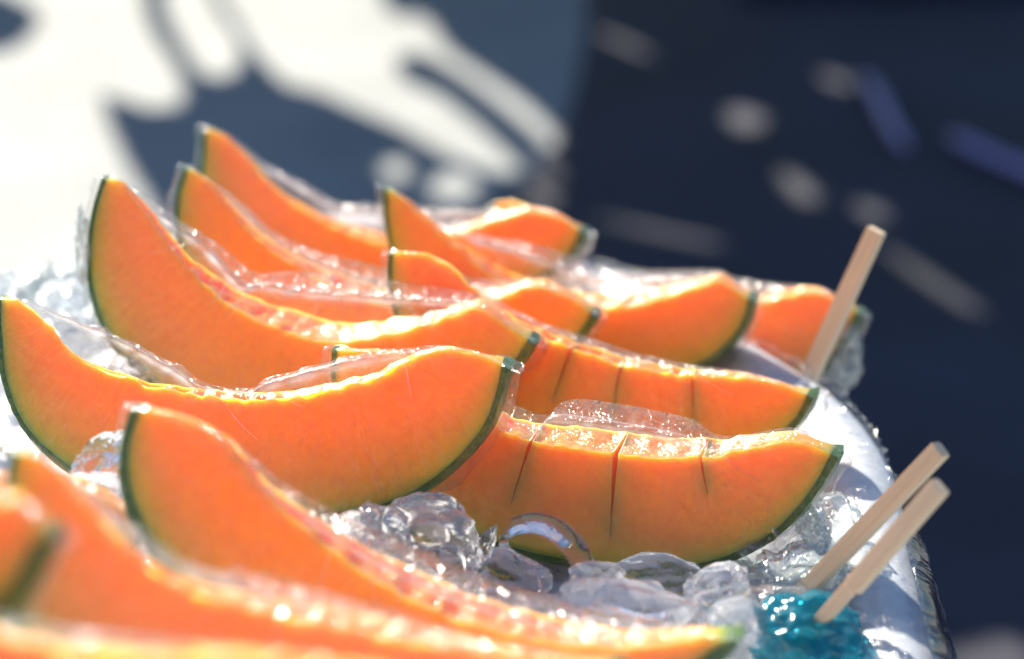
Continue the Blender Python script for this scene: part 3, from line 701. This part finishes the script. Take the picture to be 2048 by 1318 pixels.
# the hollow ice arch: a tapering curved shell
arc = catmull([at_z(*q) for q in ((1035, 1122, .676), (1006, 1088, .680), (1020, 1058, .684), (1060, 1045, .687), (1105, 1056, .688), (1140, 1085, .687), (1165, 1120, .685), (1190, 1158, .682))], n=8)
V = []; Fc = []; K = 16
for i, p in enumerate(arc):
    u = i / (len(arc) - 1); t = (arc[min(i + 1, len(arc) - 1)] - arc[max(i - 1, 0)]).normalized()
    sx = t.cross(DEPTH).normalized(); e = min(1, .4 + 3 * (1 - u)) 
    a_, b_ = (.0007 + .0036 * u ** 1.1) * e, (.004 + .005 * u) * e
    for k in range(K):
        an = 2 * math.pi * k / K
        q = p + sx * a_ * math.cos(an) + DEPTH * b_ * math.sin(an)
        V.append(q + noise.noise_vector(q * 140) * .0006)
for i in range(len(arc) - 1):
    for k in range(K): Fc.append((i * K + k, (i + 1) * K + k, (i + 1) * K + (k + 1) % K, i * K + (k + 1) % K))
Fc.append(tuple(range(K))); Fc.append(tuple((len(arc) - 1) * K + k for k in range(K)))
o = make('ice_piece', V, Fc, M_ice_clear); fix_normals(o)
tag(o, 'clear hollow ice arch leaning on the foot of the slitted slice', 'ice', 'clear ice pieces between the slices')

# ------------------------------------------------------------------ crumpled wads of film
def wad(label, px, py, z, rx, ry, rz, m, seed, name='crumpled_film', amp=.5, octv=4):
    bm = bmesh.new(); bmesh.ops.create_icosphere(bm, subdivisions=5, radius=1)
    for v_ in bm.verts:
        c = v_.co.copy()
        n_ = 0; fq = 1.6; am = 1
        for k in range(octv):
            n_ += (1 - abs(noise.noise(c * fq + Vector((seed * 5.1, k, 0)))) * 2.2) * am; fq *= 2.1; am *= .5
        r_ = 1 + amp * (n_ * .5 - .6)
        v_.co = Vector((c.x * rx, c.y * ry, c.z * rz)) * r_
    me = bpy.data.meshes.new(name); uvl = None
    bm.to_mesh(me); bm.free(); uvl = me.uv_layers.new(name='UVMap')
    for l in me.loops:
        c = me.vertices[l.vertex_index].co; uvl.data[l.index].uv = (c.x * 12 + c.z * 5, c.z * 12 + c.y * 9)
    me.materials.append(m); me.polygons.foreach_set('use_smooth', [True] * len(me.polygons))
    o = bpy.data.objects.new(name, me); C.objects.link(o); o.location = at_z(px, py, z)
    return tag(o, label, 'plastic film')
M_wad = mat_film('crumpled_clear_film', (.93, .96, .96), .10, .10, 1.0, (8, 8), .16)
wad('crumpled clear film under the right tip of the slitted slice', 1560, 1090, .715, .016, .014, .013, M_wad, 1)
wad('crumpled clear film bunched where the rear chopstick of the pair goes in', 1600, 1165, .69, .015, .014, .011, M_wad, 2)
wad('teal crumpled film bundle under the front chopstick', 1610, 1275, .655, .0165, .018, .012, M_teal, 3, amp=.42, octv=2)
wad('crumpled clear film around the foot of the front chopstick', 1560, 1225, .665, .018, .012, .006, M_wad, 4)
wad('loose film bunch below the green tip of the far right slice', 1692, 715, .90, .0055, .009, .012, M_wad, 5, amp=1.0)
wad('crumpled film bunched on the tub rim at the left picture edge', 30, 590, .92, .018, .012, .009, M_wad, 8, amp=1.1)
wad('crumpled film on the tub rim between the left edge and the large slice', 115, 575, .925, .013, .012, .010, M_wad, 9, amp=1.1)
wad('thin wisp of film sticking out beside the upper rind of the large slice', 166, 500, .80, .0022, .006, .013, M_wad, 12, amp=1.3)
wad('crumpled film glittering left of the large slice rind', 150, 650, .86, .012, .012, .014, M_wad, 6)
wad('crinkled film beyond the right tip of the slitted slice, on the tub rim', 1660, 1045, .715, .010, .02, .006, M_wad, 7)

# ------------------------------------------------------------------ chopsticks
def stick(label, p_top, p_bot, zt, zb, wpx, step=False, roll=20):
    A_, B_ = at_z(*p_top, zt), at_z(*p_bot, zb); ax = (A_ - B_).normalized(); L_ = (A_ - B_).length
    wd = wpx / F * (zt + zb) / 2
    bm = bmesh.new()
    secs = [(0, .96), (.5, 1), (.995, 1), (1, .95)] if not step else [(0, .74), (.40, .76), (.415, .98), (.995, 1), (1, .95)]
    rows = []
    for (t, s_) in secs:
        h = wd / 2 * s_
        off = -(1 - s_) * wd * .5 if step else 0
        rows.append([bm.verts.new((x * h + off, y * h * .8, t * L_)) for x, y in ((-1, -1), (1, -1), (1, 1), (-1, 1))])
    for a_, b_ in zip(rows, rows[1:]):
        for k in range(4): bm.faces.new((a_[k], a_[(k + 1) % 4], b_[(k + 1) % 4], b_[k]))
    bm.faces.new(rows[0][::-1]); bm.faces.new(rows[-1])
    bmesh.ops.bevel(bm, geom=[e for e in bm.edges if abs((e.verts[0].co - e.verts[1].co).normalized().z) > .9], offset=.0004, segments=2, affect='EDGES')
    bmesh.ops.recalc_face_normals(bm, faces=bm.faces)
    me = bpy.data.meshes.new('chopstick'); bm.to_mesh(me); bm.free(); me.materials.append(M_wood)
    o = bpy.data.objects.new('chopstick', me); C.objects.link(o); o.location = B_
    q = ax.to_track_quat('Z', 'Y'); o.rotation_mode = 'QUATERNION'
    # roll so that one flat side looks at the lens
    vd = (Vector((0, 0, CAMH)) - B_); loc = q.inverted() @ vd; ang = math.atan2(loc.x, -loc.y)
    from mathutils import Quaternion
    o.rotation_quaternion = q @ Quaternion((0, 0, 1), ang + R(roll))
    return tag(o, label, 'chopstick', 'pale wooden chopsticks')
stick('rear wooden chopstick of the pair crossing over the tub rim', (1882, 898), (1560, 1235), .645, .685, 36, roll=-22)
stick('front wooden chopstick of the pair, rising from the teal film, with a notch partway', (1880, 972), (1590, 1310), .62, .652, 39, step=True, roll=-22)
stick('single wooden chopstick standing before the far right melon slice', (1753, 460), (1590, 815), .845, .87, 34, roll=-20)

# ------------------------------------------------------------------ table under the tub
tb = bpy.data.objects.new('folding_table', None); C.objects.link(tb); tb.location = (-.05, .62, 0)
tag(tb, 'plain table carrying the foam tub', 'table')
TZ = BOXZ - .133
def box(name, c, s, m, parent):
    bm = bmesh.new(); bmesh.ops.create_cube(bm, size=1)
    for v_ in bm.verts: v_.co = Vector((v_.co.x * s[0] + c[0], v_.co.y * s[1] + c[1], v_.co.z * s[2] + c[2]))
    bmesh.ops.bevel(bm, geom=bm.edges[:], offset=min(s) * .12, segments=2, affect='EDGES')
    me = bpy.data.meshes.new(name); bm.to_mesh(me); bm.free(); me.materials.append(m); o = bpy.data.objects.new(name, me); C.objects.link(o)
    o.parent = parent; o.matrix_parent_inverse = Matrix.Translation(-Vector(parent.location)); return o
box('table_top', (-.06, .60, TZ - .0125), (.40, .84, .025), M_foam, tb)
for sx in (-1, 1):
    for sy in (-1, 1): box('leg', (-.06 + sx * .16, .60 + sy * .36, (TZ - .026) / 2), (.03, .03, TZ - .026), M_steel, tb)

# ------------------------------------------------------------------ stand-ins on the ground beyond: sunlit streaks and a dark mound
def tube_on_ground(label, pix, r, m, name, cat):
    P_ = catmull([at_h(p[0], p[1], r) for p in pix], n=6); V = []; Fc = []; K = 12
    for i, p in enumerate(P_):
        t = (P_[min(i + 1, len(P_) - 1)] - P_[max(i - 1, 0)]).normalized(); sx = t.cross(Vector((0, 0, 1))).normalized()
        e = min(1, .35 + .65 * min(i, len(P_) - 1 - i) / 3)
        for k in range(K):
            an = 2 * math.pi * k / K; V.append(p + (sx * math.cos(an) + Vector((0, 0, 1)) * math.sin(an) * .8) * r * e)
    for i in range(len(P_) - 1):
        for k in range(K): Fc.append((i * K + k, (i + 1) * K + k, (i + 1) * K + (k + 1) % K, i * K + (k + 1) % K))
    Fc.append(tuple(range(K))); Fc.append(tuple((len(P_) - 1) * K + k for k in range(K)))
    o = make(name, V, Fc, m); fix_normals(o); return tag(o, label, cat)
tube_on_ground('blurred lavender hose for a sunlit part, bending down on the dark asphalt', [(1725, 150), (1755, 190), (1780, 245), (1815, 300)], .013, M_streak, 'streak', 'streak')  # added tubes stand in for sunlit parts of something unidentified
tube_on_ground('blurred lavender hose for a sunlit part, running out past the right picture edge', [(1900, 270), (1960, 300), (2040, 335), (2200, 400)], .016, M_streak, 'streak', 'streak')

V = []; Fc = []; NXT, NYT = 46, 30; base = at_h(1930, -120, 0)  # mound added to blacken the upper right ground
for j in range(NYT):
    for i in range(NXT):
        u, v_ = i / (NXT - 1) * 2 - 1, j / (NYT - 1) * 2 - 1
        e = max(0, 1 - max(abs(u), abs(v_)) ** 4)
        x, y = base.x + u * .75 + .06 * noise.noise(Vector((v_ * 3, 1, 0))), base.y + v_ * .9 + .1 * noise.noise(Vector((u * 3, 4, 0)))
        V.append((x, y, .008 + e * (.10 + .06 * noise.fractal(Vector((x * 2.5, y * 2.5, 0)), .8, 2, 3))))
for j in range(NYT - 1):
    for i in range(NXT - 1): a_ = j * NXT + i; Fc.append((a_, a_ + 1, a_ + NXT + 1, a_ + NXT))
nb = len(V); V += [(p[0], p[1], .006) for p in V]
Fc += [tuple(nb + k for k in reversed(f_)) for f_ in Fc[:]]
rim_ = [i for i in range(NXT)] + [j * NXT + NXT - 1 for j in range(1, NYT)] + [(NYT - 1) * NXT + i for i in range(NXT - 2, -1, -1)] + [j * NXT for j in range(NYT - 2, 0, -1)]
for k in range(len(rim_)): a_, b_ = rim_[k], rim_[(k + 1) % len(rim_)]; Fc.append((a_, nb + a_, nb + b_, b_))
o = make('dark_mound', V, Fc, M_navy); fix_normals(o); tag(o, 'blurred dark navy mound on the ground at upper right', 'dark_mound')
